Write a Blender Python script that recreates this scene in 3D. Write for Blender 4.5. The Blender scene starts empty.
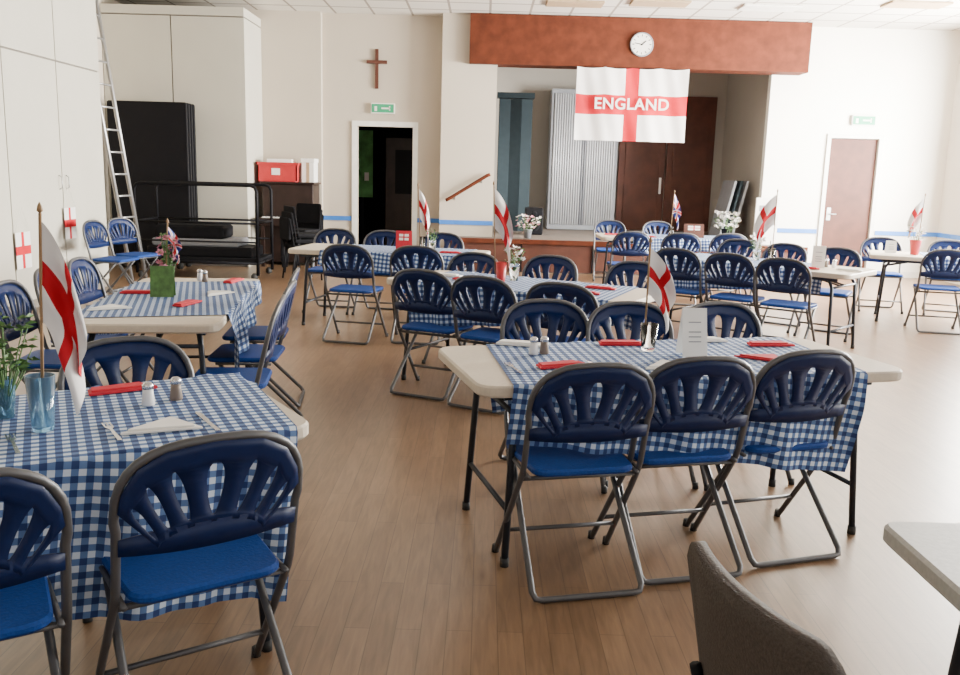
import bpy, math, random
from mathutils import Vector, Matrix
random.seed(7)
S=bpy.context.scene
COL=S.collection

# ------------------------------------------------------------------ materials
def new_mat(name):
    m=bpy.data.materials.new(name); m.use_nodes=True
    nt=m.node_tree; b=nt.nodes['Principled BSDF']
    return m,nt,b
def mat(name,col,rough=.6,metal=0.,var=.06,scale=8.,bump=0.,trans=0.,coat=0.,spec=.5):
    m,nt,b=new_mat(name)
    tc=nt.nodes.new('ShaderNodeTexCoord'); nz=nt.nodes.new('ShaderNodeTexNoise')
    nz.inputs['Scale'].default_value=scale; nz.inputs['Detail'].default_value=4
    nt.links.new(tc.outputs['Object'],nz.inputs['Vector'])
    r=nt.nodes.new('ShaderNodeValToRGB')
    c=col
    r.color_ramp.elements[0].position=.3; r.color_ramp.elements[1].position=.7
    r.color_ramp.elements[0].color=(c[0]*(1-var),c[1]*(1-var),c[2]*(1-var),1)
    r.color_ramp.elements[1].color=(min(1,c[0]*(1+var)),min(1,c[1]*(1+var)),min(1,c[2]*(1+var)),1)
    nt.links.new(nz.outputs['Fac'],r.inputs['Fac']); nt.links.new(r.outputs['Color'],b.inputs['Base Color'])
    b.inputs['Roughness'].default_value=rough; b.inputs['Metallic'].default_value=metal
    b.inputs['Transmission Weight'].default_value=trans
    b.inputs['Coat Weight'].default_value=coat
    b.inputs['Specular IOR Level'].default_value=spec
    if bump>0:
        bp=nt.nodes.new('ShaderNodeBump'); bp.inputs['Strength'].default_value=bump; bp.inputs['Distance'].default_value=.01
        nt.links.new(nz.outputs['Fac'],bp.inputs['Height']); nt.links.new(bp.outputs['Normal'],b.inputs['Normal'])
    return m
def mth(nt,op,a,b=None,c=None):
    n=nt.nodes.new('ShaderNodeMath'); n.operation=op
    for i,v in enumerate((a,b,c)):
        if v is None: continue
        if isinstance(v,(int,float)): n.inputs[i].default_value=v
        else: nt.links.new(v,n.inputs[i])
    return n.outputs[0]
def mixc(nt,fac,a,b):
    n=nt.nodes.new('ShaderNodeMix'); n.data_type='RGBA'
    if isinstance(fac,(int,float)): n.inputs[0].default_value=fac
    else: nt.links.new(fac,n.inputs[0])
    for idx,v in ((6,a),(7,b)):
        if isinstance(v,tuple): n.inputs[idx].default_value=(v[0],v[1],v[2],1)
        else: nt.links.new(v,n.inputs[idx])
    return n.outputs[2]

M_frame=mat('chair_frame_metal',(.10,.10,.105),.45,.5,.05,20)
M_blue=mat('chair_blue_plastic',(.0025,.012,.062),.42,0,.08,30,spec=.3)  # backs darkened: backlit shade is put into this blue
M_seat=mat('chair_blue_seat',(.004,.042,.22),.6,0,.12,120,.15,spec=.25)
M_rub=mat('black_rubber',(.02,.02,.02),.7)
M_ttop=mat('table_plastic',(.58,.51,.41),.5,0,.04,60,.05)
M_tgrey=mat('table_plastic_grey',(.40,.40,.38),.5,0,.10,90,.05)
M_tleg=mat('table_leg_metal',(.025,.03,.04),.45,.4)
M_wallc=mat('wall_paint_cream',(.52,.455,.37),.85,0,.02,1.5)
M_wallr=mat('wall_paint_glare',(.91,.88,.80),.85,0,.02,1.5)  # window glare put into the colour of the right-hand walls
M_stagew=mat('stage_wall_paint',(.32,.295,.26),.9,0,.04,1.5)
M_cupb=mat('cupboard_paint',(.52,.495,.42),.6,0,.03,2)
M_gap=mat('cupboard_gap',(.20,.18,.155),.9)
M_brown=mat('fascia_wood',(.085,.021,.009),.8,0,.25,6,spec=.15)
M_dbrown=mat('door_wood',(.080,.027,.017),.6,0,.2,5,spec=.3)
M_bluetrim=mat('blue_trim_paint',(.03,.16,.52),.5)
M_white=mat('white_paint',(.80,.78,.72),.5)
M_paper=mat('white_paper',(.83,.82,.78),.7,0,.03)
M_red=mat('red_paper',(.52,.010,.028),.7,0,.1,40)
M_redpl=mat('red_plastic',(.48,.02,.025),.4)
M_black=mat('black_paint',(.005,.005,.007),.6,spec=.15)
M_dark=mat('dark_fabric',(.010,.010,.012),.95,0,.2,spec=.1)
M_alu=mat('aluminium',(.42,.42,.42),.4,.8)
M_silver=mat('tambour_silver',(.50,.51,.53),.5,.2)
M_steel=mat('cutlery_steel',(.6,.6,.62),.25,.95)
M_green=mat('leaf_green',(.06,.14,.03),.6,0,.4,30)
M_exit=mat('exit_green',(.02,.30,.14),.5)
M_glass=mat('glass_clear',(.95,.97,.97),.03,0,.01,8,0,1.0)
M_bglass=mat('glass_blue',(.25,.5,.75),.05,0,.01,8,0,.8)
M_pole=mat('flag_pole_wood',(.25,.15,.07),.6)
M_grey=mat('grey_paint',(.20,.21,.23),.6)
M_bgrey=mat('blue_grey_fabric',(.022,.032,.038),.85,0,.1,10,spec=.1)
M_taupe=mat('taupe_upholstery',(.060,.047,.038),.85,0,.25,180,.3)
M_piano=mat('piano_wood',(.02,.010,.008),.45,0,.3,6,spec=.3)
M_tan=mat('light_diffuser_tan',(.42,.30,.18),.6)
M_salt=mat('shaker_white',(.75,.75,.75),.4)
M_pep=mat('shaker_pepper',(.18,.14,.11),.5)
M_poster=mat('green_notice',(.12,.35,.12),.8,0,.4,6)
M_carpet=mat('stage_floor_brown',(.15,.12,.10),.8,0,.1,20)
M_petw=mat('petal_white',(.85,.82,.78),.7); M_petp=mat('petal_pink',(.7,.25,.35),.7)

def floor_mat():
    m,nt,b=new_mat('floor_wood_vinyl')
    tc=nt.nodes.new('ShaderNodeTexCoord')
    mp=nt.nodes.new('ShaderNodeMapping'); mp.inputs['Rotation'].default_value=(0,0,math.radians(90))
    nt.links.new(tc.outputs['Object'],mp.inputs['Vector'])
    br=nt.nodes.new('ShaderNodeTexBrick')
    br.inputs['Scale'].default_value=1; br.inputs['Brick Width'].default_value=.9; br.inputs['Row Height'].default_value=.085
    br.inputs['Mortar Size'].default_value=.0018; br.inputs['Mortar Smooth'].default_value=.5
    br.inputs['Color1'].default_value=(.178,.108,.060,1); br.inputs['Color2'].default_value=(.222,.138,.079,1)
    br.inputs['Mortar'].default_value=(.11,.067,.038,1); br.offset=.37
    nt.links.new(mp.outputs['Vector'],br.inputs['Vector'])
    mp2=nt.nodes.new('ShaderNodeMapping'); mp2.inputs['Scale'].default_value=(16,1.6,1)
    nt.links.new(tc.outputs['Object'],mp2.inputs['Vector'])
    nz=nt.nodes.new('ShaderNodeTexNoise'); nz.inputs['Scale'].default_value=3; nz.inputs['Detail'].default_value=6
    nz.inputs['Distortion'].default_value=.6
    nt.links.new(mp2.outputs['Vector'],nz.inputs['Vector'])
    r=nt.nodes.new('ShaderNodeValToRGB'); r.color_ramp.elements[0].position=.3;r.color_ramp.elements[1].position=.72
    r.color_ramp.elements[0].color=(.74,.72,.70,1); r.color_ramp.elements[1].color=(1.15,1.13,1.11,1)
    nt.links.new(nz.outputs['Fac'],r.inputs['Fac'])
    mx=nt.nodes.new('ShaderNodeMix'); mx.data_type='RGBA'; mx.blend_type='MULTIPLY'; mx.inputs[0].default_value=1
    nt.links.new(br.outputs['Color'],mx.inputs[6]); nt.links.new(r.outputs['Color'],mx.inputs[7])
    nt.links.new(mx.outputs[2],b.inputs['Base Color'])
    b.inputs['Roughness'].default_value=.31
    b.inputs['Specular IOR Level'].default_value=.7
    return m
M_floor=floor_mat()
def ceil_mat():
    m,nt,b=new_mat('ceiling_tiles')
    tc=nt.nodes.new('ShaderNodeTexCoord'); sp=nt.nodes.new('ShaderNodeSeparateXYZ')
    nt.links.new(tc.outputs['Object'],sp.inputs[0])
    fx=mth(nt,'FRACT',mth(nt,'DIVIDE',sp.outputs[0],.6)); fy=mth(nt,'FRACT',mth(nt,'DIVIDE',sp.outputs[1],.6))
    l=mth(nt,'MAXIMUM',mth(nt,'LESS_THAN',fx,.06),mth(nt,'LESS_THAN',fy,.08))
    nt.links.new(mixc(nt,l,(.70,.66,.60),(.30,.26,.22)),b.inputs['Base Color'])
    b.inputs['Roughness'].default_value=.9
    return m
M_ceil=ceil_mat()
def gingham():
    m,nt,b=new_mat('gingham_cloth')
    uv=nt.nodes.new('ShaderNodeUVMap'); sp=nt.nodes.new('ShaderNodeSeparateXYZ'); nt.links.new(uv.outputs[0],sp.inputs[0])
    P=.038
    a=mth(nt,'LESS_THAN',mth(nt,'FRACT',mth(nt,'DIVIDE',sp.outputs[0],P)),.5)
    c=mth(nt,'LESS_THAN',mth(nt,'FRACT',mth(nt,'DIVIDE',sp.outputs[1],P)),.5)
    s=mth(nt,'MULTIPLY',mth(nt,'ADD',a,c),.5)
    r=nt.nodes.new('ShaderNodeValToRGB'); e=r.color_ramp.elements
    e[0].position=0; e[0].color=(.62,.71,.82,1); e[1].position=1; e[1].color=(.010,.032,.135,1)
    k=e.new(.5); k.color=(.09,.17,.36,1)
    nt.links.new(s,r.inputs['Fac']); nt.links.new(r.outputs['Color'],b.inputs['Base Color'])
    b.inputs['Roughness'].default_value=.75
    return m
M_ging=gingham()
def george(name,wv=.07,wh=.10):
    m,nt,b=new_mat(name)
    uv=nt.nodes.new('ShaderNodeUVMap'); sp=nt.nodes.new('ShaderNodeSeparateXYZ'); nt.links.new(uv.outputs[0],sp.inputs[0])
    a=mth(nt,'LESS_THAN',mth(nt,'ABSOLUTE',mth(nt,'SUBTRACT',sp.outputs[0],.5)),wv)
    c=mth(nt,'LESS_THAN',mth(nt,'ABSOLUTE',mth(nt,'SUBTRACT',sp.outputs[1],.5)),wh)
    l=mth(nt,'MAXIMUM',a,c)
    nt.links.new(mixc(nt,l,(.80,.77,.75),(.50,.010,.022)),b.inputs['Base Color'])
    b.inputs['Roughness'].default_value=.75
    b.inputs['Specular IOR Level'].default_value=.2
    return m
M_geo=george('st_george_cross',.085,.12); M_geo2=george('st_george_banner',.062,.135)
def union():
    m,nt,b=new_mat('union_flag_print')
    uv=nt.nodes.new('ShaderNodeUVMap'); sp=nt.nodes.new('ShaderNodeSeparateXYZ'); nt.links.new(uv.outputs[0],sp.inputs[0])
    u=mth(nt,'SUBTRACT',sp.outputs[0],.5); v=mth(nt,'SUBTRACT',sp.outputs[1],.5)
    au=mth(nt,'ABSOLUTE',u); av=mth(nt,'ABSOLUTE',v)
    d=mth(nt,'ABSOLUTE',mth(nt,'SUBTRACT',au,av))
    w1=mth(nt,'LESS_THAN',d,.09); r1=mth(nt,'LESS_THAN',d,.035)
    mn=mth(nt,'MINIMUM',au,av)
    w2=mth(nt,'LESS_THAN',mn,.13); r2=mth(nt,'LESS_THAN',mn,.075)
    c=mixc(nt,w1,(.01,.03,.22),(.8,.8,.8)); c=mixc(nt,r1,c,(.6,.02,.03)); c=mixc(nt,w2,c,(.8,.8,.8)); c=mixc(nt,r2,c,(.6,.02,.03))
    nt.links.new(c,b.inputs['Base Color']); b.inputs['Roughness'].default_value=.7
    return m
M_union=union()

# ------------------------------------------------------------------ mesh builder
class MB:
    def __init__(s): s.v=[];s.f=[];s.m=[];s.s=[];s.uv={};s.mats=[]
    def mi(s,m):
        if m not in s.mats: s.mats.append(m)
        return s.mats.index(m)
    def add(s,vs,fs,m,smooth=False,M=None,uvs=None):
        o=len(s.v); k=s.mi(m)
        for i,p in enumerate(vs):
            p=Vector(p)
            if M is not None: p=M@p
            s.v.append(tuple(p))
            if uvs is not None: s.uv[o+i]=uvs[i]
        for f in fs:
            s.f.append([o+i for i in f]); s.m.append(k); s.s.append(smooth)
    def box(s,x0,x1,y0,y1,z0,z1,m,M=None,bev=0.):
        if bev>0:
            b=bev
            s.prism([(x0,y0),(x1,y0),(x1,y1),(x0,y1)],z0,z1,m,b,M,r=b); return
        vs=[(x0,y0,z0),(x1,y0,z0),(x1,y1,z0),(x0,y1,z0),(x0,y0,z1),(x1,y0,z1),(x1,y1,z1),(x0,y1,z1)]
        s.add(vs,[(0,3,2,1),(4,5,6,7),(0,1,5,4),(1,2,6,5),(2,3,7,6),(3,0,4,7)],m,False,M)
    def prism(s,poly,z0,z1,m,bev=0.,M=None,r=0.,seg=4):
        if r>0: poly=roundpoly(poly,r,seg)
        n=len(poly)
        cx=sum(p[0] for p in poly)/n; cy=sum(p[1] for p in poly)/n
        def ins(d):
            out=[]
            for p in poly:
                v=Vector((p[0]-cx,p[1]-cy)); L=v.length
                v=v*(max(L-d,0)/L) if L>1e-6 else v
                out.append((cx+v.x,cy+v.y))
            return out
        rings=[(poly,z0),(poly,z1)] if bev<=0 else [(ins(bev),z0),(poly,z0+bev),(poly,z1-bev),(ins(bev),z1)]
        vs=[];fs=[]
        for pl,z in rings: vs+=[(p[0],p[1],z) for p in pl]
        for k in range(len(rings)-1):
            for i in range(n):
                j=(i+1)%n; fs.append((k*n+i,k*n+j,(k+1)*n+j,(k+1)*n+i))
        fs.append(tuple(reversed(range(n)))); fs.append(tuple((len(rings)-1)*n+i for i in range(n)))
        s.add(vs,fs,m,False,M)
    def tube(s,pts,r,m,n=8,M=None,closed=False,r2=None):
        P=[Vector(p) for p in pts]; N=len(P)
        T=[]
        for i in range(N):
            if closed: t=P[(i+1)%N]-P[i-1]
            else: t=P[min(i+1,N-1)]-P[max(i-1,0)]
            T.append(t.normalized())
        a=Vector((0,0,1)) if abs(T[0].z)<.9 else Vector((1,0,0))
        nr=T[0].cross(a).normalized(); vs=[];fs=[]
        for i in range(N):
            if i>0:
                nr=(nr-T[i]*nr.dot(T[i])).normalized()
            bn=T[i].cross(nr)
            rr=r if r2 is None else r+(r2-r)*i/(N-1)
            for k in range(n):
                an=2*math.pi*k/n
                vs.append(tuple(P[i]+nr*(rr*math.cos(an))+bn*(rr*math.sin(an))))
        for i in range(N if closed else N-1):
            j=(i+1)%N
            for k in range(n):
                l=(k+1)%n; fs.append((i*n+k,i*n+l,j*n+l,j*n+k))
        if not closed:
            fs.append(tuple(reversed(range(n)))); fs.append(tuple((N-1)*n+k for k in range(n)))
        s.add(vs,fs,m,True,M)
    def lathe(s,prof,m,n=16,o=(0,0,0),M=None):
        vs=[];fs=[]
        for r,z in prof:
            for k in range(n):
                a=2*math.pi*k/n; vs.append((o[0]+r*math.cos(a),o[1]+r*math.sin(a),o[2]+z))
        for i in range(len(prof)-1):
            for k in range(n):
                l=(k+1)%n; fs.append((i*n+k,i*n+l,(i+1)*n+l,(i+1)*n+k))
        fs.append(tuple(reversed(range(n)))); fs.append(tuple((len(prof)-1)*n+k for k in range(n)))
        s.add(vs,fs,m,True,M)
    def disc(s,r,z,m,n=32,M=None):
        s.add([(r*math.cos(2*math.pi*k/n),r*math.sin(2*math.pi*k/n),z) for k in range(n)],[tuple(range(n))],m,False,M)
    def grid(s,fn,nu,nv,m,M=None,smooth=True,uvf=None):
        vs=[];uv=[];fs=[]
        for j in range(nv+1):
            for i in range(nu+1):
                u=i/nu;v=j/nv; vs.append(fn(u,v)); uv.append(uvf(u,v) if uvf else (u,v))
        for j in range(nv):
            for i in range(nu):
                a=j*(nu+1)+i; fs.append((a,a+1,a+nu+2,a+nu+1))
        s.add(vs,fs,m,smooth,M,uv)
    def sheet(s,vs,fs,th,m,M=None,smooth=True):
        n=len(vs); cnt={}
        for f in fs:
            for i in range(len(f)):
                e=(f[i],f[(i+1)%len(f)]); k=tuple(sorted(e)); cnt.setdefault(k,[]).append(e)
        V=list(vs)+[(v[0],v[1]+th,v[2]) for v in vs]
        F=[tuple(f) for f in fs]+[tuple(n+i for i in reversed(f)) for f in fs]
        for k,l in cnt.items():
            if len(l)==1: a,b=l[0]; F.append((b,a,a+n,b+n))
        s.add(V,F,m,smooth,M)
    def mesh(s,name):
        me=bpy.data.meshes.new(name); me.from_pydata(s.v,[],s.f)
        for m in s.mats: me.materials.append(m)
        me.polygons.foreach_set('material_index',s.m); me.polygons.foreach_set('use_smooth',s.s)
        if s.uv:
            L=me.uv_layers.new(name='UVMap')
            for lp in me.loops: L.data[lp.index].uv=s.uv.get(lp.vertex_index,(0,0))
        me.update(); return me
    def obj(s,name,loc=(0,0,0),rz=0.,fix=False):
        return place(s.mesh(name),name,loc,rz)
def place(me,name,loc=(0,0,0),rz=0.):
    o=bpy.data.objects.new(name,me); COL.objects.link(o); o.location=loc; o.rotation_euler=(0,0,math.radians(rz)); return o
def roundpoly(poly,r,seg=4):
    out=[];n=len(poly)
    for i in range(n):
        p=Vector(poly[i]);a=(Vector(poly[i-1])-p).normalized();b=(Vector(poly[(i+1)%n])-p).normalized()
        p0=p+a*r;p1=p+b*r
        for k in range(seg+1):
            t=k/seg; q=p0*(1-t)**2+p*2*t*(1-t)+p1*t*t; out.append((q.x,q.y))
    return out
def wall_cells(mb,axis,pos,th,a0,a1,z0,z1,holes,m):
    A=sorted(set([a0,a1]+[h[0] for h in holes]+[h[1] for h in holes])); Z=sorted(set([z0,z1]+[h[2] for h in holes]+[h[3] for h in holes]))
    for i in range(len(A)-1):
        for j in range(len(Z)-1):
            ca=(A[i]+A[i+1])/2; cz=(Z[j]+Z[j+1])/2
            if any(h[0]<ca<h[1] and h[2]<cz<h[3] for h in holes): continue
            if axis=='y': mb.box(A[i],A[i+1],pos,pos+th,Z[j],Z[j+1],m)
            else: mb.box(pos,pos+th,A[i],A[i+1],Z[j],Z[j+1],m)

# ------------------------------------------------------------------ room
CH=3.88; BY=14.4; XL=-5.6; XR=7.38; YF=-3.0
SL=.15; SR=4.48   # stage opening
mb=MB(); mb.box(XL-.2,XR+.2,YF-.2,19,-.1,0,M_floor); mb.obj('floor')
mb=MB(); mb.box(XL-.2,XR+.2,YF-.2,17.3,CH,CH+.1,M_ceil); mb.obj('ceiling')
DL=(-2.05,-1.16,0,2.18); DR=(5.50,6.27,0,2.20); ST=(SL,SR,0,CH)
mb=MB(); wall_cells(mb,'y',BY,.15,XL,SR,0,CH,[DL,ST],M_wallc); wall_cells(mb,'y',BY,.15,SR,XR,0,CH,[DR],M_wallr)
mb.box(XL,-2.6,BY-.12,BY,0,CH,M_wallc)
mb.box(-.70,SL,BY-.3,BY,0,CH,M_wallc)
mb.obj('wall_back')
mb=MB(); mb.box(XL-.15,XL,YF,19,0,CH,M_wallc); mb.obj('wall_left')
WIN=[(9.0,13.4,.95,3.3),(4.2,8.2,.95,3.3),(-1.0,3.0,.95,3.3)]
mb=MB(); wall_cells(mb,'x',XR,.2,YF,19,0,CH,WIN,M_wallr); mb.obj('wall_right')
FILL_WIN=[(-4,-1,.95,3.2),(1.0,5.0,.95,3.2)]  # unseen windows added behind the camera to carry fill light
mb=MB(); wall_cells(mb,'y',YF-.2,.2,XL,XR,0,CH,FILL_WIN,M_wallc); mb.obj('wall_front')
for i,w in enumerate(WIN):
    mb=MB()
    for k in range(5):
        y=w[0]+(w[1]-w[0])*k/4; y=min(max(y,w[0]+.03),w[1]-.03); mb.box(XR+.05,XR+.12,y-.03,y+.03,w[2],w[3],M_white)
    for z in (w[2]+.03,(w[2]+w[3])/2+.4,w[3]-.03): mb.box(XR+.05,XR+.12,w[0],w[1],z-.03,z+.03,M_white)
    mb.obj('window_%d'%(i+1))
for i,w in enumerate(FILL_WIN):
    mb=MB()
    for k in range(5):
        x=w[0]+(w[1]-w[0])*k/4; x=min(max(x,w[0]+.03),w[1]-.03); mb.box(x-.03,x+.03,YF-.15,YF-.08,w[2],w[3],M_white)
    for z in (w[2]+.03,(w[2]+w[3])/2+.4,w[3]-.03): mb.box(w[0],w[1],YF-.15,YF-.08,z-.03,z+.03,M_white)
    mb.obj('window_%d'%(i+4))  # frames of the added fill windows
z0,z1=.68,.75
mb=MB()
mb.box(-2.6,-2.14,BY-.02,BY-.001,z0,z1,M_bluetrim); mb.box(-1.07,-.70,BY-.02,BY-.001,z0,z1,M_bluetrim)
mb.box(-.70,SL,BY-.32,BY-.301,z0,z1,M_bluetrim); mb.box(SR+.02,5.41,BY-.02,BY-.001,z0,z1,M_bluetrim); mb.box(6.36,XR,BY-.02,BY-.001,z0,z1,M_bluetrim)
mb.obj('trim_1')
mb=MB(); mb.box(XR-.02,XR-.001,YF+.1,BY-.03,z0,z1,M_bluetrim); mb.obj('trim_2')
mb=MB(); mb.box(5.0,5.41,BY-.02,BY-.001,0,.1,M_white); mb.box(6.36,XR,BY-.02,BY-.001,0,.1,M_white); mb.box(-1.07,-.72,BY-.02,BY-.001,0,.1,M_white); mb.obj('baseboard_back')
FB=3.14
mb=MB(); mb.box(-.28,4.90,BY-.42,BY-.302,FB,CH-.01,M_brown); mb.box(SL+.01,4.90,BY-.302,BY-.002,FB,CH-.01,M_brown); mb.obj('trim_fascia')
for (x,y,m) in ((1.2,13.0,M_tan),(2.35,12.8,M_tan),(5.7,12.4,M_tan),(.0,12.6,M_white),(3.9,12.9,M_white)):
    mb=MB(); mb.box(x-.4,x+.4,y-.2,y+.2,CH-.03,CH-.002,m,bev=.008); mb.obj('ceiling_light')
def doorframe(name,d,w=.08):
    mb=MB()
    mb.box(d[0]-w,d[0],BY-.03,BY-.001,0,d[3]+w,M_white); mb.box(d[1],d[1]+w,BY-.03,BY-.001,0,d[3]+w,M_white)
    mb.box(d[0],d[1],BY-.03,BY-.001,d[3],d[3]+w,M_white)
    return mb.obj(name)
doorframe('trim_door_left',DL); doorframe('trim_door_right',DR,.06)
mb=MB(); mb.box(DR[0]+.01,DR[1]-.01,BY+.03,BY+.07,.01,DR[3]-.01,M_dbrown)
mb.tube([(DR[0]+.09,BY+.0,1.0),(DR[0]+.09,BY-.02,1.0),(DR[0]+.2,BY-.02,1.0)],.01,M_alu); mb.box(DR[0]+.06,DR[0]+.12,BY+.015,BY+.03,.9,1.1,M_alu)
mb.obj('door_2')
mb=MB()
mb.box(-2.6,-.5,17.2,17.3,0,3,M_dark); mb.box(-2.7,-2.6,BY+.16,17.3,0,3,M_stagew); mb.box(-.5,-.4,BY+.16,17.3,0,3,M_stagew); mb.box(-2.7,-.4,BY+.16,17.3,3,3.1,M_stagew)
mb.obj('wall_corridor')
mb=MB(); mb.box(-.02,.80,-.02,.02,.01,2.05,M_piano); mb.box(.15,.65,-.03,-.02,1.1,1.85,M_black)
mb.tube([(.7,-.02,1.0),(.7,-.06,1.0),(.6,-.06,1.0)],.01,M_alu); mb.obj('door_1',(-1.70,15.6,0),-6)
mb=MB(); mb.box(-2.45,-2.05,16.4,16.43,1.0,2.2,M_poster); mb.box(-2.40,-2.3,16.39,16.40,1.5,1.7,M_paper); mb.box(-2.2,-2.12,16.39,16.40,1.3,1.45,M_paper)
mb.box(-2.27,-2.23,16.43,16.47,0,1.4,M_black); mb.box(-2.4,-2.1,16.3,16.6,0,.03,M_black); mb.obj('notice_board')
# stage
SZ=.50
mb=MB(); mb.box(-.5,5.0,13.62,14.09,0,SZ,M_carpet); mb.box(SL+.01,SR-.01,14.09,16.98,0,SZ,M_carpet)
mb.box(-.5,5.0,13.60,13.62,.02,SZ-.06,M_dbrown)
for x in [-.5+1.1*i for i in range(6)]: mb.box(x-.01 if x>-.5 else x,x+.01,13.585,13.60,.02,SZ-.06,M_black)
mb.box(-.5,5.0,13.57,13.62,SZ-.06,SZ+.01,M_brown)
mb.obj('stage_platform')
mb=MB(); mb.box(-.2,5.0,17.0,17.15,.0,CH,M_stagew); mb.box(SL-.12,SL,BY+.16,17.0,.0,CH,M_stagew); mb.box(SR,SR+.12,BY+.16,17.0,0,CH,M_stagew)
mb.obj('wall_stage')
mb=MB()
for k in range(2):
    x0=2.52+k*.9; mb.box(x0,x0+.88,16.94,16.99,SZ+.01,3.0,M_dbrown,bev=.008); mb.box(x0+.12,x0+.76,16.925,16.94,1.5,2.75,M_dbrown,bev=.006); mb.box(x0+.12,x0+.76,16.925,16.94,.65,1.35,M_dbrown,bev=.006)
mb.box(3.3,3.34,16.90,16.925,1.2,1.5,M_paper)
mb.obj('door_3')
mb=MB(); x0,x1=1.18,2.42; mb.box(x0,x1,16.45,16.9,SZ+.01,3.03,M_grey,bev=.01)
n=26
for i in range(n):
    x=x0+.05+(x1-x0-.1)*(i+.5)/n
    mb.tube([(x,16.445,.60),(x,16.445,2.95)],.02,M_silver if i not in(12,13) else M_grey,6)
mb.obj('tambour_cupboard')
mb=MB()
for k in range(3):
    a=Matrix.Translation((.22+.19*k,15.6+(.06 if k%2 else 0),SZ+.01))@Matrix.Rotation(math.radians(16 if k%2==0 else -16),4,'Z')
    mb.box(0,.20,-.015,.015,0,2.25,M_bgrey,a,bev=.006)
mb.box(.18,.82,15.5,15.75,2.77,2.86,M_bgrey)
mb.obj('folding_screen')
mb=MB(); mb.box(.70,1.0,14.8,15.1,SZ+.005,SZ+.45,M_black,bev=.02)
mb.lathe([(.10,0),(.10,.01),(.05,.02),(.02,.0)],M_dark,16,(0,0,0),Matrix.Translation((.85,14.80,SZ+.16))@Matrix.Rotation(math.radians(90),4,'X'))
mb.lathe([(.05,0),(.05,.01),(.02,.015)],M_dark,16,(0,0,0),Matrix.Translation((.85,14.80,SZ+.35))@Matrix.Rotation(math.radians(90),4,'X'))
mb.obj('loudspeaker')
mb=MB()
for k in range(3):
    a=Matrix.Translation((3.95+.1*k,14.8,SZ+.005))@Matrix.Rotation(math.radians(12),4,'Y'); mb.box(-.02,.02,-.02,.7,0,1.0,M_grey if k!=1 else M_bgrey,a,bev=.01)
mb.obj('folded_table_stack')
mb=MB(); a=Matrix.Translation((4.20,13.2,0))
mb.box(-.17,.17,-.02,.02,.62,1.25,M_paper,a,bev=.004); mb.tube([(-.16,.02,0),(-.05,.02,1.25)],.012,M_alu,8,a); mb.tube([(.16,.02,0),(.05,.02,1.25)],.012,M_alu,8,a); mb.tube([(0,.3,0),(0,.03,1.25)],.012,M_alu,8,a)
mb.box(-.12,.12,-.024,-.02,1.05,1.14,M_grey,a); mb.box(-.12,.06,-.024,-.02,.9,.92,M_grey,a); mb.box(-.12,.1,-.024,-.02,.84,.86,M_grey,a)
mb.obj('display_easel')
# clock
mb=MB(); R=Matrix.Translation((2.33,BY-.42,3.48))@Matrix.Rotation(math.radians(90),4,'X')
mb.lathe([(.175,0),(.18,.02),(.17,.04),(.158,.03),(.157,.026)],M_grey,32,(0,0,0),R)
mb.disc(.16,.031,M_white,32,R)
for k in range(12):
    a=R@Matrix.Rotation(math.radians(30*k),4,'Z'); mb.box(-.006,.006,.115,.145,.032,.034,M_black,a)
for an,l,w in ((-50,.08,.008),(80,.11,.006)):
    a=R@Matrix.Rotation(math.radians(an),4,'Z'); mb.box(-w,w,-.02,l,.035,.038,M_black,a)
mb.obj('wall_clock')
# banner
mb=MB(); bw,bh=1.70,1.09
def bf(u,v):
    x=(u-.5)*bw; z=-(1-v)*bh
    y=.018*math.sin(u*17)*(1-v*.6)+.014*math.sin(u*7+v*4)+.005*math.sin(u*43+v*6); z-=.018*abs(math.sin(u*math.pi*4))*(v)
    return (x,y,z)
mb.grid(bf,80,20,M_geo2)
ban=mb.obj('england_flag_banner',(2.215,BY-.48,3.13))
cu=bpy.data.curves.new('banner_lettering','FONT'); cu.body='ENGLAND'; cu.size=.235; cu.align_x='CENTER'; cu.align_y='CENTER'; cu.extrude=.002; cu.offset=.004
cu.space_character=1.06
cu.materials.append(M_paper); tx=bpy.data.objects.new('banner_lettering',cu); COL.objects.link(tx); tx.parent=ban
tx.location=(0,-.042,-.545); tx.rotation_euler=(math.radians(90),0,0)
mb=MB(); mb.box(-1.765,-1.715,BY-.04,BY-.001,2.76,3.36,M_dbrown); mb.box(-1.90,-1.58,BY-.045,BY-.001,3.14,3.19,M_dbrown); mb.obj('wall_cross')
def exit_sign(x,z,y=BY-.001):
    mb=MB(); mb.box(x-.19,x+.19,y-.05,y,z-.08,z+.08,M_white,bev=.005); mb.box(x-.175,x+.175,y-.054,y-.05,z-.065,z+.065,M_exit)
    mb.box(x-.02,x+.12,y-.057,y-.054,z-.012,z+.012,M_white); mb.box(x-.13,x-.09,y-.057,y-.054,z-.045,z+.03,M_white); mb.box(x+.1,x+.12,y-.057,y-.054,z-.035,z+.035,M_white)
    mb.obj('exit_sign')
exit_sign(-1.64,2.46); exit_sign(5.98,2.48)
mb=MB(); y=BY-.38
mb.tube([(-.60,y,1.06),(-.56,y,1.08),(.04,y,1.46),(.09,y,1.48)],.028,M_brown,10)
for x,z in ((-.46,1.13),(-.04,1.40)): mb.tube([(x,y,z),(x,BY-.301,z-.05)],.012,M_alu)
mb.obj('handrail')

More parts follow.
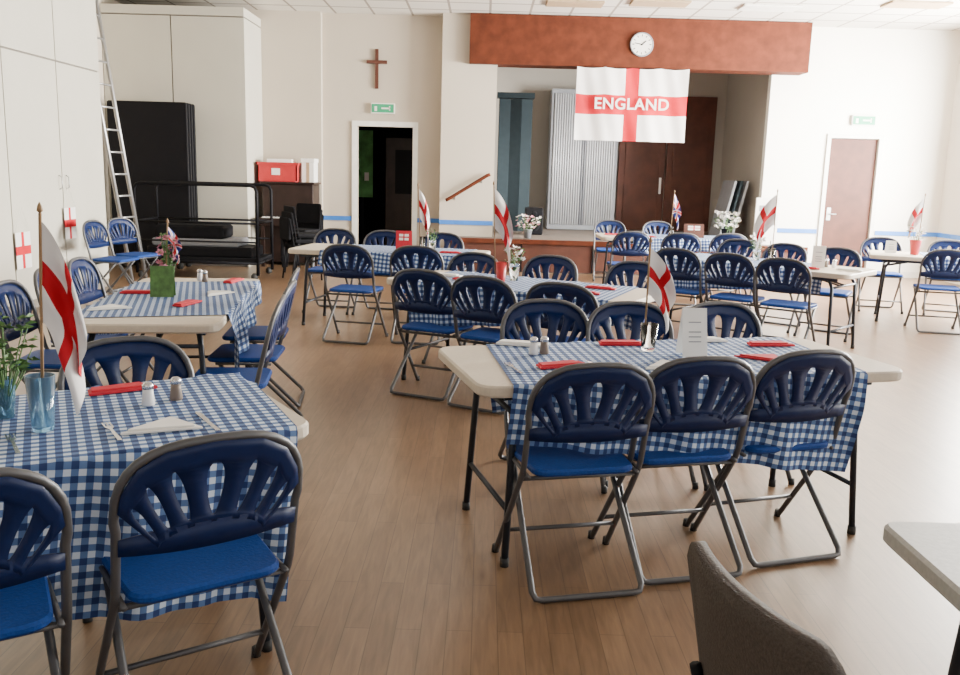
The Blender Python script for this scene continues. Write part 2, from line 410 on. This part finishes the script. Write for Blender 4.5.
# ------------------------------------------------------------------ left side
mb=MB(); mb.box(XL+.01,-4.6,0,10.75,0,CH-.01,M_gap)
ys=[10.75-1.08*i for i in range(11)]
for i in range(len(ys)-1):
    a,b=ys[i+1],ys[i]
    if a<0: break
    mb.box(-4.6,-4.575,a+.008,b-.008,.1,2.53,M_cupb); mb.box(-4.6,-4.575,a+.008,b-.008,2.55,CH-.03,M_cupb)
    hy=a+.08 if i%2==0 else b-.08
    mb.tube([(-4.57,hy,1.2),(-4.54,hy,1.22),(-4.54,hy,1.33),(-4.57,hy,1.35)],.006,M_alu,6)
mb.box(XL+.01,-4.6,10.75,10.77,0,CH-.01,M_cupb)
mb.obj('built_in_cupboard')
mb=MB(); mb.box(XL+.01,-3.55,13.32,BY-.125,0,3.72,M_gap); 
mb.box(XL+.01,-4.60,13.29,13.32,.05,3.60,M_cupb); mb.box(-4.58,-3.55,13.29,13.32,.05,3.60,M_cupb); mb.box(XL+.01,-3.53,13.28,BY-.125,3.62,3.74,M_cupb); mb.box(-3.55,-3.53,13.29,BY-.125,0,3.60,M_cupb)
mb.obj('tall_cupboard')
mb=MB()
a0=Vector((-4.52,11.30,.0)); a1=Vector((-4.86,10.85,3.8)); w=Vector((.05,.34,0))
for off in (Vector((0,0,0)),w): mb.tube([a0+off,a1+off],.026,M_alu,6)
for i in range(1,14):
    p=a0.lerp(a1,i/14); mb.tube([p,p+w],.013,M_alu,6)
mb.obj('ladder')
mb=MB()
for k in range(4):
    yy=12.75+.11*k; mb.box(-5.35,-4.22,yy,yy+.05,.12,2.36,M_black,bev=.02)
    mb.tube([(-5.3,yy+.075,.2),(-5.3,yy+.075,2.28),(-4.27,yy+.075,2.28),(-4.27,yy+.075,.2)],.015,M_dark,6)
for x in (-5.2,-4.4):
    for yy in (12.78,13.15): mb.lathe([(.03,0),(.05,.03),(.05,.09),(.03,.12)],M_rub,10,(x,yy,0))
mb.obj('folded_staging_stack')
mb=MB(); x0,x1=-4.62,-3.0; y0,y1=11.75,12.55
def railU(x0,x1,y,h): mb.tube([(x0,y,.06),(x0,y,h-.08),(x0+.03,y,h-.02),(x0+.09,y,h),(x1-.09,y,h),(x1-.03,y,h-.02),(x1,y,h-.08),(x1,y,.06)],.022,M_black,8)
railU(x0,x1,y0,1.25); railU(x0,x1,y1,1.25)
for yy in (y0,y1):
    mb.tube([(x0,yy,.75),(x1,yy,.75)],.015,M_black); mb.tube([(x0,yy,.22),(x1,yy,.22)],.02,M_black)
    mb.tube([(x0,yy,.5),(x1,yy,.5)],.012,M_black)
for xx in (x0,x1): mb.tube([(xx,y0,.22),(xx,y1,.22)],.02,M_black); mb.tube([(xx,y0,.75),(xx,y1,.75)],.015,M_black)
mb.box(x0,x1,y0,y1,.24,.28,M_dark); mb.box(x0+.1,x1-.1,y0+.1,y1-.1,.28,.42,M_black,bev=.02); mb.box(x0+.15,x1-.3,y0+.15,y1-.1,.42,.52,M_grey,bev=.02)
mb.box(x0+.2,x1-.5,y0+.15,y1-.15,.52,.70,M_dark,bev=.03)
for xx in (x0+.05,x1-.05):
    for yy in (y0,y1): mb.lathe([(.025,0),(.045,.02),(.045,.06),(.02,.09)],M_rub,10,(xx,yy,0))
mb.obj('rail_trolley')
mb=MB(); x0,x1=-3.40,-2.62; PZ=1.25
mb.box(x0,x1,13.65,14.2,.05,PZ,M_piano,bev=.015); mb.box(x0-.02,x1+.02,13.62,14.22,PZ,PZ+.03,M_piano,bev=.006)
mb.box(x0,x1,13.38,13.65,.62,.74,M_piano,bev=.01); mb.box(x0+.05,x1-.05,13.40,13.62,.74,.755,M_paper)
for i in range(14): mb.box(x0+.08+i*.048,x0+.10+i*.048,13.48,13.62,.755,.765,M_black)
for xx in (x0+.03,x1-.08): mb.box(xx,xx+.05,13.40,13.45,0,.62,M_piano); mb.box(xx,xx+.05,13.7,14.15,0,.05,M_piano)
mb.obj('upright_piano')
mb=MB(); a=Matrix.Translation((-3.17,13.88,PZ+.032))@Matrix.Scale(.86,4,(1,0,0))
mb.prism([(-.34,-.2),(.34,-.2),(.34,.2),(-.34,.2)],0,.02,M_redpl,0,a,.03)
for x0_,x1_,y0_,y1_ in ((-.35,.35,-.21,-.19),(-.35,.35,.19,.21),(-.35,-.33,-.21,.21),(.33,.35,-.21,.21)): mb.box(x0_,x1_,y0_,y1_,.01,.27,M_redpl,a)
for sx in (-.37,.35): mb.box(sx,sx+.02,-.23,.23,.25,.29,M_redpl,a)
for sy in (-.23,.21): mb.box(-.37,.37,sy,sy+.02,.25,.29,M_redpl,a)
mb.box(-.1,.05,-.212,-.21,.1,.2,M_paper,a); mb.box(-.2,.25,-.15,.15,.02,.34,M_paper,a,bev=.01)
mb.obj('red_crate')
mb=MB(); a=Matrix.Translation((-2.73,13.95,PZ+.032))
mb.box(-.09,.10,-.16,.16,0,.30,M_paper,a,bev=.005); mb.box(-.10,.11,-.17,.17,.30,.36,M_paper,a,bev=.005); mb.box(-.02,.03,-.162,-.16,.0,.3,M_tan,a); mb.obj('cardboard_box')
def stack_chair(mb,M):
    for sx in (-.2,.2):
        mb.tube([(sx,.2,0),(sx,.18,.44),(sx,-.18,.44),(sx,-.24,.82)],.012,M_black,6,M); mb.tube([(sx,-.22,0),(sx,-.16,.44)],.012,M_black,6,M)
    mb.box(-.22,.22,-.2,.22,.44,.48,M_dark,M,bev=.015); mb.box(-.2,.2,-.26,-.22,.55,.84,M_dark,M,bev=.015)
mb=MB()
for k in range(3): stack_chair(mb,Matrix.Translation((0,.03*k,.075*k)))
me=mb.mesh('stacking_chairs')
place(me,'stacked_chairs',(-2.62,12.85,0),160); place(me,'stacked_chairs',(-2.45,12.0,0),-60)

# ------------------------------------------------------------------ folding chair
def yl(z): return .2-.32*z/.45 if z<.45 else -.12-.10*(z-.45)/.41
mb=MB()
pts=[]
for z in (0.01,.15,.3,.43,.47,.55,.64): pts.append((-.215-.012*(1-min(z/.45,1)),yl(z),z))
for k in range(0,17):
    ph=math.pi*(1-k/16); c=math.cos(ph); sn=math.sin(ph)
    x=.220*math.copysign(abs(c)**.72,c); z=.67+.190*abs(sn)**.72; pts.append((x,yl(z)-.018*(1-(x/.22)**2),z))
for z in (.64,.55,.47,.43,.3,.15,.01): pts.append((.215+.012*(1-min(z/.45,1)),yl(z),z))
mb.tube(pts,.0115,M_frame,8)
R_=[(-.188,.14,.42),(-.192,.0,.27),(-.2,-.235,.035),(-.19,-.25,.016),(-.17,-.252,.0125),(.17,-.252,.0125),(.19,-.25,.016),(.2,-.235,.035),(.192,.0,.27),(.188,.14,.42)]
mb.tube(R_,.0115,M_frame,8)
mb.tube([(-.222,yl(.13),.13),(.222,yl(.13),.13)],.009,M_frame,8)
mb.tube([(-.215,yl(.41),.41),(.215,yl(.41),.41)],.009,M_frame,8)
mb.tube([(-.188,.14,.42),(.188,.14,.42)],.009,M_frame,8)
for sx in (-1,1):
    mb.tube([(sx*.227,.2,.0),(sx*.227,.195,.03)],.015,M_rub,8)
    mb.tube([(sx*.2,-.14,.43),(sx*.2,.16,.43)],.008,M_frame,6)
mb.prism([(-.185,-.165),(.185,-.165),(.205,.215),(-.205,.215)],.436,.462,M_seat,.008,None,.06,6)
NS=7
def fan(a,t):
    an=a*math.radians(84)
    ix=.125*math.sin(an)/math.sin(math.radians(84)); iz=.580+.055*math.cos(an)
    c=math.sin(an); s_=math.cos(an)
    ox=.215*math.copysign(abs(c)**.72,c); oz=.655+.200*abs(s_)**.72
    x=ix+(ox-ix)*t; z=iz+(oz-iz)*t
    return (x,yl(z)-.018*(1-(x/.22)**2)-.004,z)
ts=[0,.05,.09,.14,.2,.3,.42,.54,.64,.70,.74,.82,.9,1.0]
ra,rb=.09,.74
def wslot(t):
    if t<=ra or t>=rb: return .0
    q=(t-ra)/(rb-ra); return .054*math.sqrt(max(0,math.sin(math.pi*min(1,q**.8))))*(.75+.5*q)
vs=[];fs=[]
cols=[]
for k in range(NS):
    c=-1+2*(k+.5)/NS
    cols.append((c,-1)); cols.append((c,1))
def colpos(ci,t):
    c,sg=cols[ci]; return c+sg*max(wslot(t),.012)
lines=[('e',-1.0)]+[('c',i) for i in range(len(cols))]+[('e',1.0)]
for t in ts:
    for kind,i in lines:
        vs.append(fan(i if kind=='e' else colpos(i,t),t))
W=len(lines)
for r in range(len(ts)-1):
    for c in range(W-1):
        slot=(c>=1 and c<W-2 and (c-1)%2==0)
        if slot and ts[r]>=ra-1e-6 and ts[r+1]<=rb+1e-6: continue
        a=r*W+c; fs.append((a,a+1,a+W+1,a+W))
mb.sheet(vs,fs,-.009,M_blue)
def band(u,v):
    x=(u-.5)*.425; z=.565+.045*v+.03*(1-(x/.21)**2)*(1 if v>.5 else 0)+ .012*(x/.21)**2
    return (x,yl(z)-.018*(1-(x/.22)**2)-.004,z)
bv=[];bf_=[]
for j in range(2):
    for i in range(13): bv.append(band(i/12,j))
for i in range(12): bf_.append((i,i+1,i+14,i+13))
mb.sheet(bv,bf_,-.009,M_blue)
mb.v=[(v[0]*1.04,v[1],v[2]) for v in mb.v]
CHAIR=mb.mesh('folding_chair_mesh')
# survey adjustment of first-pass plan coordinates -> metric plan for a 1.5 m eye height
def plan(x,z,hp,k):
    D=k*(1.0205*z-.184*hp)/(.983*hp-.0165*z); return (x/z*(D*.983+k*.184),D)
def tp(x,z): return plan(x,z,.91,.76)
def chair(xb,yb,rot,raw=False):
    if not raw: xb,yb=plan(xb,yb,.79,.64)
    a=math.radians(rot); place(CHAIR,'folding_chair',(xb-math.sin(a)*.215,yb+math.cos(a)*.215,0),rot)

# ------------------------------------------------------------------ tables
def table_mesh(L,mt=M_ttop,cr=.09):
    mb=MB(); W=.76
    mb.prism([(-L/2,-W/2),(L/2,-W/2),(L/2,W/2),(-L/2,W/2)],.695,.74,mt,.008,None,cr,6)
    mb.box(-L/2+.12,L/2-.12,-W/2+.08,-W/2+.10,.665,.695,M_tleg); mb.box(-L/2+.12,L/2-.12,W/2-.10,W/2-.08,.665,.695,M_tleg)
    for s in (-1,1):
        x=s*(L/2-.17)
        for sy in (-1,1):
            mb.tube([(x-s*.05,sy*.25,.69),(x,sy*.27,.6),(x+s*.03,sy*.30,.02)],.0145,M_tleg,8); mb.tube([(x+s*.03,sy*.30,0),(x+s*.03,sy*.30,.035)],.018,M_rub,8)
        mb.tube([(x+s*.018,-.29,.22),(x+s*.018,.29,.22)],.011,M_tleg,8); mb.tube([(x,-.27,.6),(x,.27,.6)],.011,M_tleg,8)
        mb.tube([(x,-.05,.6),(x-s*.35,-.04,.68)],.009,M_tleg,6); mb.tube([(x,.05,.6),(x-s*.35,.04,.68)],.009,M_tleg,6)
    return mb.mesh('folding_table_mesh')
TL=1.86
TM=table_mesh(TL)
TG=table_mesh(1.83,M_tgrey,.035)
def cloth(cx,cy,yaw,a,b,delta,ox=0,oy=0,L=TL,W=.76,name='gingham_tablecloth'):
    mb=MB(); d_=math.radians(delta); hx=L/2+.004; hy=W/2+.004; T=.7435
    ph=random.random()*6
    def f(u,v):
        p=(u-.5)*a; q=(v-.5)*b
        x=p*math.cos(d_)-q*math.sin(d_)+ox; y=p*math.sin(d_)+q*math.cos(d_)+oy
        dx=max(abs(x)-hx,0); dy=max(abs(y)-hy,0)
        if dx==0 and dy==0: return (x,y,T)
        d=math.hypot(dx,dy); nx=math.copysign(dx/d,x); ny=math.copysign(dy/d,y)
        px=max(-hx,min(hx,x)); py=max(-hy,min(hy,y))
        s_=px*1.0+py*1.0
        o=.006+min(d,.15)*.10+(.018*math.sin(15*s_+ph)+.01*math.sin(31*s_+2*ph))*min(d/.15,1)*(1+max(0,d-.15)*2)
        o=max(o,.004)
        return (px+nx*o,py+ny*o,T-d+ (0.004 if d<.01 else 0))
    nu=int(a/.022); nv=int(b/.022)
    mb.grid(f,nu,nv,M_ging,uvf=lambda u,v:(u*a,v*b))
    return mb.obj(name,(cx,cy,0),yaw)
def tmap(x,y,r):
    a=math.radians(r); p=tp(x-.6*math.cos(a),y-.6*math.sin(a)); q=tp(x+.6*math.cos(a),y+.6*math.sin(a)); 
    return ((p[0]+q[0])/2,(p[1]+q[1])/2,math.degrees(math.atan2(q[1]-p[1],q[0]-p[0])))
rr=math.radians(33.5)
TABLES={'T1':(.80,3.70,15.5),'L1':(-.485-.93*math.cos(rr)-.38*math.sin(rr),2.56-.93*math.sin(rr)+.38*math.cos(rr),33.5),'L2':tmap(-1.88,5.42,96.5),'T2':tmap(.3,6.4,-26),'T3':tmap(-.88,8.5,-8),'T4':tmap(2.65,8.27,-36),'T5':tmap(2.3,10.9,0),'T6':tmap(5.1,9.35,-18)}
for k,(x,y,r) in TABLES.items(): place(TM,'folding_table',(x,y,0),r)
place(TG,'folding_table',(1.845,1.535,0),0)
cloth(*TABLES['T1'],1.50,1.32,-8,0.0,-.05)
cloth(*TABLES['L1'],1.60,1.50,-7,.10,-.06)
cloth(*TABLES['L2'],1.4,1.2,10)
cloth(*TABLES['T2'],1.5,1.25,6)
cloth(*TABLES['T3'],1.3,1.15,-5,.1,0)
cloth(*TABLES['T4'],1.3,1.25,5,-.2,0)
cloth(*TABLES['T5'],1.3,1.1,3,.1)
cloth(*TABLES['T6'],1.2,1.1,3,.2)

for c in [(.46,3.43,13),(.92,3.60,14),(1.43,3.79,18), (.36,4.92,190),(.83,4.92,192),(1.36,5.0,195),
 (-.73,2.44,34),(-1.27,2.10,33),(-1.46,3.62,213),
 (-1.10,4.78,98),(-1.17,5.36,94),(-1.27,5.95,97),(-2.72,5.05,276),(-2.80,5.65,278),(-2.84,6.22,272),
 (-.42,6.12,-24),(.0,5.86,-28),(.51,5.65,-24),(-.06,7.28,156),(.57,7.22,154),(1.22,6.95,150),
 (-1.19,7.68,-12),(-.58,7.72,-4),(-1.55,9.25,174),(-1.02,9.2,172),(-.42,9.1,176),
 (1.80,8.16,-34),(2.20,7.84,-38),(2.58,7.54,-36),(2.72,9.32,146),(3.10,8.98,142),(3.50,8.66,146),
 (1.70,10.0,4),(2.26,9.98,-3),(2.84,10.1,2),(1.7,11.8,178),(2.35,11.85,183),
 (4.66,8.80,-14),(5.2,8.55,-22),(4.6,10.15,166),(5.3,9.98,160)]: chair(*c)
chair(-4.3,9.75,262,True); chair(-4.25,10.35,250,True)

# upholstered chair bottom right
mb=MB()
def ub(u,v):
    x=(u-.5)*.45; z=.45+.41*v
    e=abs(u-.5)*2
    z=z-.05*max(0,(e-.75)/.25)**2*v
    return (x,-.20-.07*v-.05*(1-(x/.24)**2)+.03,z)
vs=[];fs=[];nu,nv=24,10
for j in range(nv+1):
    for i in range(nu+1): vs.append(ub(i/nu,j/nv))
for j in range(nv):
    for i in range(nu): a=j*(nu+1)+i; fs.append((a,a+1,a+nu+2,a+nu+1))
mb.sheet(vs,fs,.025,M_taupe)
mb.prism([(-.22,-.2),(.22,-.2),(.23,.23),(-.23,.23)],.43,.48,M_taupe,.015,None,.06,5)
for sx in (-1,1):
    mb.tube([(sx*.21,.2,0),(sx*.2,.17,.43),(sx*.2,-.18,.43),(sx*.2,-.225,.60)],.012,M_black,8); mb.tube([(sx*.21,-.26,0),(sx*.2,-.18,.43)],.012,M_black,8)
mb.obj('upholstered_chair',(.69,1.38,0),-76)

# ------------------------------------------------------------------ table items
TZ=.7455
def vase(x,y,h=.13,r=.035,m=M_glass):
    x,y=tp(x,y); mb=MB(); mb.lathe([(r*.7,0),(r*.75,.008),(r,h),(r*.93,h),(r*.66,.014),(.001,.012)],m,16); mb.obj('glass_vase',(x,y,TZ))
def flag(x,y,H,hoist,fly,rot,m=M_geo,name='hand_flag',lean=.06,z0=TZ+.014,spread=.5):
    x,y=tp(x,y)
    mb=MB(); top=Vector((lean,0,H))
    mb.tube([(0,0,0),top],.0045,M_pole,6); mb.lathe([(.002,0),(.009,.006),(.006,.02),(.001,.03)],M_pole,8,(lean,0,H))
    def f(u,v):
        h=H-.02-(1-v)*hoist; px=lean*h/H
        d=u*fly; w=min(u*3,1)
        sag=math.sin(u*math.pi/2)
        cx=px+spread*fly*(.75*sag+.25*u)-(1-v)*spread*.28*hoist*u; cz=h-math.sqrt(1-spread**2)*fly*(u**1.25)+(1-v)*hoist*.12*u
        yy=.020*math.sin(7*v+u*3+x*3)*w+.010*math.sin(15*v-4*u)*w
        return (cx+.008*math.sin(9*v)*w,yy,max(cz,.035))
    mb.grid(f,22,16,m); mb.obj(name,(x,y,z0),rot)
def napkin(x,y,rot,m,kind=0):
    x,y=tp(x,y)
    mb=MB()
    if kind==0: mb.prism([(-.11,-.03),(.11,-.035),(.10,.035),(-.10,.03)],0,.010,m,.003); mb.prism([(-.10,-.02),(.08,-.025),(.07,.03),(-.09,.028)],.010,.016,m,.002)
    else: mb.prism([(-.11,-.06),(.12,-.05),(.03,.09)],0,.006,m,.002,None,.01,3); mb.prism([(-.09,-.045),(.10,-.04),(.03,.07)],.006,.012,m,.002,None,.01,3)
    mb.obj('napkin',(x,y,TZ+.001),rot)
f=MB(); f.prism([(-.006,-.10),(.006,-.10),(.004,.02),(.012,.04),(.012,.095),(.008,.095),(.007,.05),(.002,.05),(.002,.095),(-.002,.095),(-.002,.05),(-.007,.05),(-.008,.095),(-.012,.095),(-.012,.04),(-.004,.02)],0,.003,M_steel)
k=MB(); k.prism([(-.007,-.11),(.007,-.11),(.006,0),(.010,.01),(.010,.09),(.0,.115),(-.006,.10),(-.006,0)],0,.003,M_steel)
FK,KN=f.mesh('fork_mesh'),k.mesh('knife_mesh')
def cutlery(me,nm,x,y,r):
    x,y=tp(x,y); place(me,nm,(x,y,TZ+.001),r)
def shaker(x,y,m,h=.075):
    x,y=tp(x,y)
    mb=MB(); mb.lathe([(.018,0),(.021,.004),(.017,h*.5),(.016,h*.72)],m,12); mb.lathe([(.0175,h*.72),(.018,h*.9),(.010,h),(.001,h*1.02)],M_steel,12); mb.obj('shaker',(x,y,TZ+.001))
def card(x,y,w,h,rot,m,name='menu_card',geo=False):
    x,y=tp(x,y)
    mb=MB(); an=math.radians(12)
    for s in (-1,1):
        a=Matrix.Rotation(an*s,4,'X')
        mb.box(-w/2,w/2,-.001,.001,0,h,m,Matrix.Translation((0,s*h*math.sin(an),0))@a)
        if s==-1:
            mm=Matrix.Translation((0,-h*math.sin(an)-.0015,0))@a
            if geo:
                mb.box(-w*.3,w*.3,-.0015,0,h*.55,h*.85,M_paper,mm); mb.box(-w*.04,w*.04,-.002,-.0015,h*.55,h*.85,M_red,mm); mb.box(-w*.3,w*.3,-.002,-.0015,h*.67,h*.73,M_red,mm)
            elif m is M_paper:
                for q in (.3,.4,.5,.7): mb.box(-w*.25,w*.25,-.0012,0,h*q,h*q+.004,M_grey,mm)
    mb.obj(name,(x,y,TZ+.002),rot)
def foliage(mb,n,r,z,h,ms,o=(0,0),stem=True):
    for i in range(n):
        a=random.random()*6.28; rr=r*math.sqrt(random.random()); zz=z+h*random.random()
        c=Vector((o[0]+rr*math.cos(a),o[1]+rr*math.sin(a),zz))
        if stem and i%3==0: mb.tube([(o[0],o[1],z-h*.6),tuple(c)],.002,M_green,4)
        m=ms[i%len(ms)]
        q=Matrix.Translation(c)@Matrix.Rotation(random.random()*6.28,4,'Z')@Matrix.Rotation(random.uniform(-1,1),4,'X')
        if m is M_green:
            mb.add([(-.018,0,0),(0,-.008,.006),(.02,0,0),(0,.008,.006),(0,0,-.003)],[(0,1,4),(1,2,4),(2,3,4),(3,0,4)],m,True,q)
        else:
            for p in range(6):
                qq=q@Matrix.Rotation(p*1.047,4,'Z'); mb.add([(0,0,0),(.016,-.010,.008),(.028,0,.012),(.016,.010,.008)],[(0,1,2,3)],m,True,qq)
            mb.lathe([(.006,0),(.007,.006),(.002,.010)],M_tan,6,(0,0,0),q)
def plant(x,y,pot,pr,ph,n,r,h,ms,name,z0=TZ):
    if z0==TZ: x,y=tp(x,y)
    mb=MB(); mb.lathe([(pr*.7,0),(pr,ph*.95),(pr*1.05,ph),(pr*.9,ph),(pr*.85,ph*.85),(.001,ph*.85)],pot,14); foliage(mb,n,r,max(ph*1.1,h*.6+.01),h,ms); mb.obj(name,(x,y,z0))

# L1
vase(-1.38,2.80,.16,.04,M_bglass); flag(-1.38,2.80,.60,.28,.33,0,lean=.03,spread=.34)
plant(-1.56,2.92,M_bglass,.03,.12,110,.09,.17,[M_green],'potted_plant')
napkin(-1.33,3.28,38,M_red); napkin(-1.03,2.86,20,M_paper,1); shaker(-1.16,3.10,M_salt); shaker(-1.09,3.18,M_pep)
cutlery(FK,'fork',-1.16,2.80,34); cutlery(KN,'knife',-.90,2.93,34); cutlery(FK,'fork',-1.40,2.66,34)
# T1
vase(.81,4.24,.12,.04); flag(.79,4.24,.46,.20,.235,0,lean=.0,spread=.5); card(1.0,4.16,.11,.21,8,M_paper)
napkin(.36,3.86,25,M_red); napkin(1.33,4.14,-35,M_red,1); napkin(.70,4.36,8,M_red); napkin(.82,3.92,15,M_paper,1); napkin(1.14,4.50,8,M_paper); napkin(.20,4.28,-10,M_paper)
shaker(.25,4.08,M_salt); shaker(.30,4.10,M_pep)
for x,y in ((.15,3.80),(.65,3.86),(1.15,3.98),(1.5,4.1)): cutlery(FK,'fork',x,y,16)
for x,y in ((.52,3.86),(.98,3.93),(1.6,4.18)): cutlery(KN,'knife',x,y,16)
napkin(1.46,4.44,10,M_red)
# L2
plant(-1.99,5.60,M_green,.04,.13,90,.05,.20,[M_green,M_green,M_petp],'potted_plant'); flag(-1.99,5.57,.30,.12,.14,30,M_union,lean=.02,z0=TZ+.11,name='union_flag',spread=.5)
napkin(-2.13,5.5,10,M_red); napkin(-1.72,5.15,80,M_red); napkin(-1.72,6.1,85,M_red); napkin(-2.1,4.95,30,M_paper,1); napkin(-1.68,5.55,60,M_paper,1); shaker(-1.95,6.1,M_salt); shaker(-1.90,6.05,M_pep)
card(-1.95,5.40,.13,.18,10,M_green)
# T2
vase(.14,6.45,.14,.04,M_redpl); flag(.10,6.45,.66,.28,.33,0,lean=-.03,spread=.42); plant(.24,6.55,M_glass,.04,.12,40,.07,.10,[M_green,M_petw,M_green],'flower_vase')
napkin(-.1,6.5,-20,M_red); napkin(.7,6.0,-20,M_red); napkin(.55,6.35,-26,M_paper,1); napkin(-.25,6.7,-30,M_paper); napkin(.85,6.25,-26,M_red)
# T3
vase(-.58,8.5); flag(-.60,8.5,.60,.28,.32,0,lean=-.03,spread=.35); card(-.74,8.3,.15,.2,0,M_red,geo=True); napkin(-1.25,8.4,0,M_red); napkin(-.30,8.3,0,M_red); plant(-.48,8.45,M_glass,.04,.1,30,.07,.1,[M_green],'flower_vase')
# T4
vase(2.72,8.3); flag(2.72,8.28,.64,.28,.36,180,lean=.0,spread=.5); card(3.02,7.92,.11,.20,-20,M_paper); napkin(2.9,7.85,-30,M_red); napkin(3.25,7.78,-36,M_paper); shaker(3.12,7.99,M_pep); shaker(3.18,7.96,M_salt); plant(2.62,8.42,M_glass,.04,.1,40,.07,.12,[M_green,M_petw],'flower_vase')
# T5
vase(2.32,10.9); flag(2.32,10.9,.56,.25,.28,10,M_union,lean=.02,name='union_flag',spread=.35); plant(3.0,10.9,M_dark,.06,.12,90,.17,.2,[M_petw,M_green,M_petw,M_petw],'flower_vase'); card(2.58,10.8,.26,.18,0,M_dbrown,geo=True); napkin(2.0,10.7,0,M_red); napkin(1.6,10.9,0,M_red)
# T6
plant(4.62,9.42,M_redpl,.06,.16,30,.1,.14,[M_green,M_petw],'flower_vase'); flag(4.66,9.45,.50,.26,.32,180,lean=-.02,z0=TZ+.14,spread=.45); napkin(5.1,9.2,-18,M_red); card(4.4,9.5,.11,.14,-10,M_paper)
plant(.70,13.85,M_grey,.07,.14,90,.2,.2,[M_petw,M_green,M_petp,M_petw],'flower_vase',z0=SZ+.012)
def hang(y,z,s):
    mb=MB()
    mb.grid(lambda u,v:(.004*math.sin(u*9),-(u-.5)*s*.8,-(1-v)*s),10,10,M_geo); mb.tube([(0,-.4*s,0),(0,.0,.25),(0,.4*s,0)],.002,M_white,4); mb.obj('wall_flag',(-4.55,y,z))
hang(8.72,.80,.36); hang(9.75,1.0,.34)

# ------------------------------------------------------------------ lights
def area(name,loc,rot,sx,sy,e,col):
    l=bpy.data.lights.new(name,'AREA'); l.shape='RECTANGLE'; l.size=sx; l.size_y=sy; l.energy=e; l.color=col
    o=bpy.data.objects.new(name,l); COL.objects.link(o); o.location=loc; o.rotation_euler=rot; return o
for i,w in enumerate(WIN):
    area('window_and_fill_light',(XR+.35,(w[0]+w[1])/2,(w[2]+w[3])/2),(0,math.radians(90),0),w[3]-w[2],w[1]-w[0],[5400,750,220][i],(1,.975,.915))
for i,w in enumerate(FILL_WIN):
    area('window_and_fill_light',((w[0]+w[1])/2,YF-.35,(w[2]+w[3])/2),(math.radians(90),0,0),w[1]-w[0],w[3]-w[2],50,(.92,.96,1))  # added fill lamps, one per window behind the camera
W=bpy.data.worlds.new('sky'); S.world=W; W.use_nodes=True; nt=W.node_tree
sk=nt.nodes.new('ShaderNodeTexSky'); sk.sky_type='PREETHAM'
bg=nt.nodes['Background']; bg.inputs['Strength'].default_value=.5; nt.links.new(sk.outputs[0],bg.inputs['Color'])

# ------------------------------------------------------------------ camera
cd=bpy.data.cameras.new('camera'); cam=bpy.data.objects.new('camera',cd); COL.objects.link(cam)
cd.sensor_width=36; cd.lens=33.0; cd.clip_start=.05
cam.matrix_world=Matrix.Translation((0,0,1.5))@Matrix.Rotation(math.radians(90-10.6),4,'X')@Matrix.Rotation(math.radians(1.6),4,'Z')
S.camera=cam
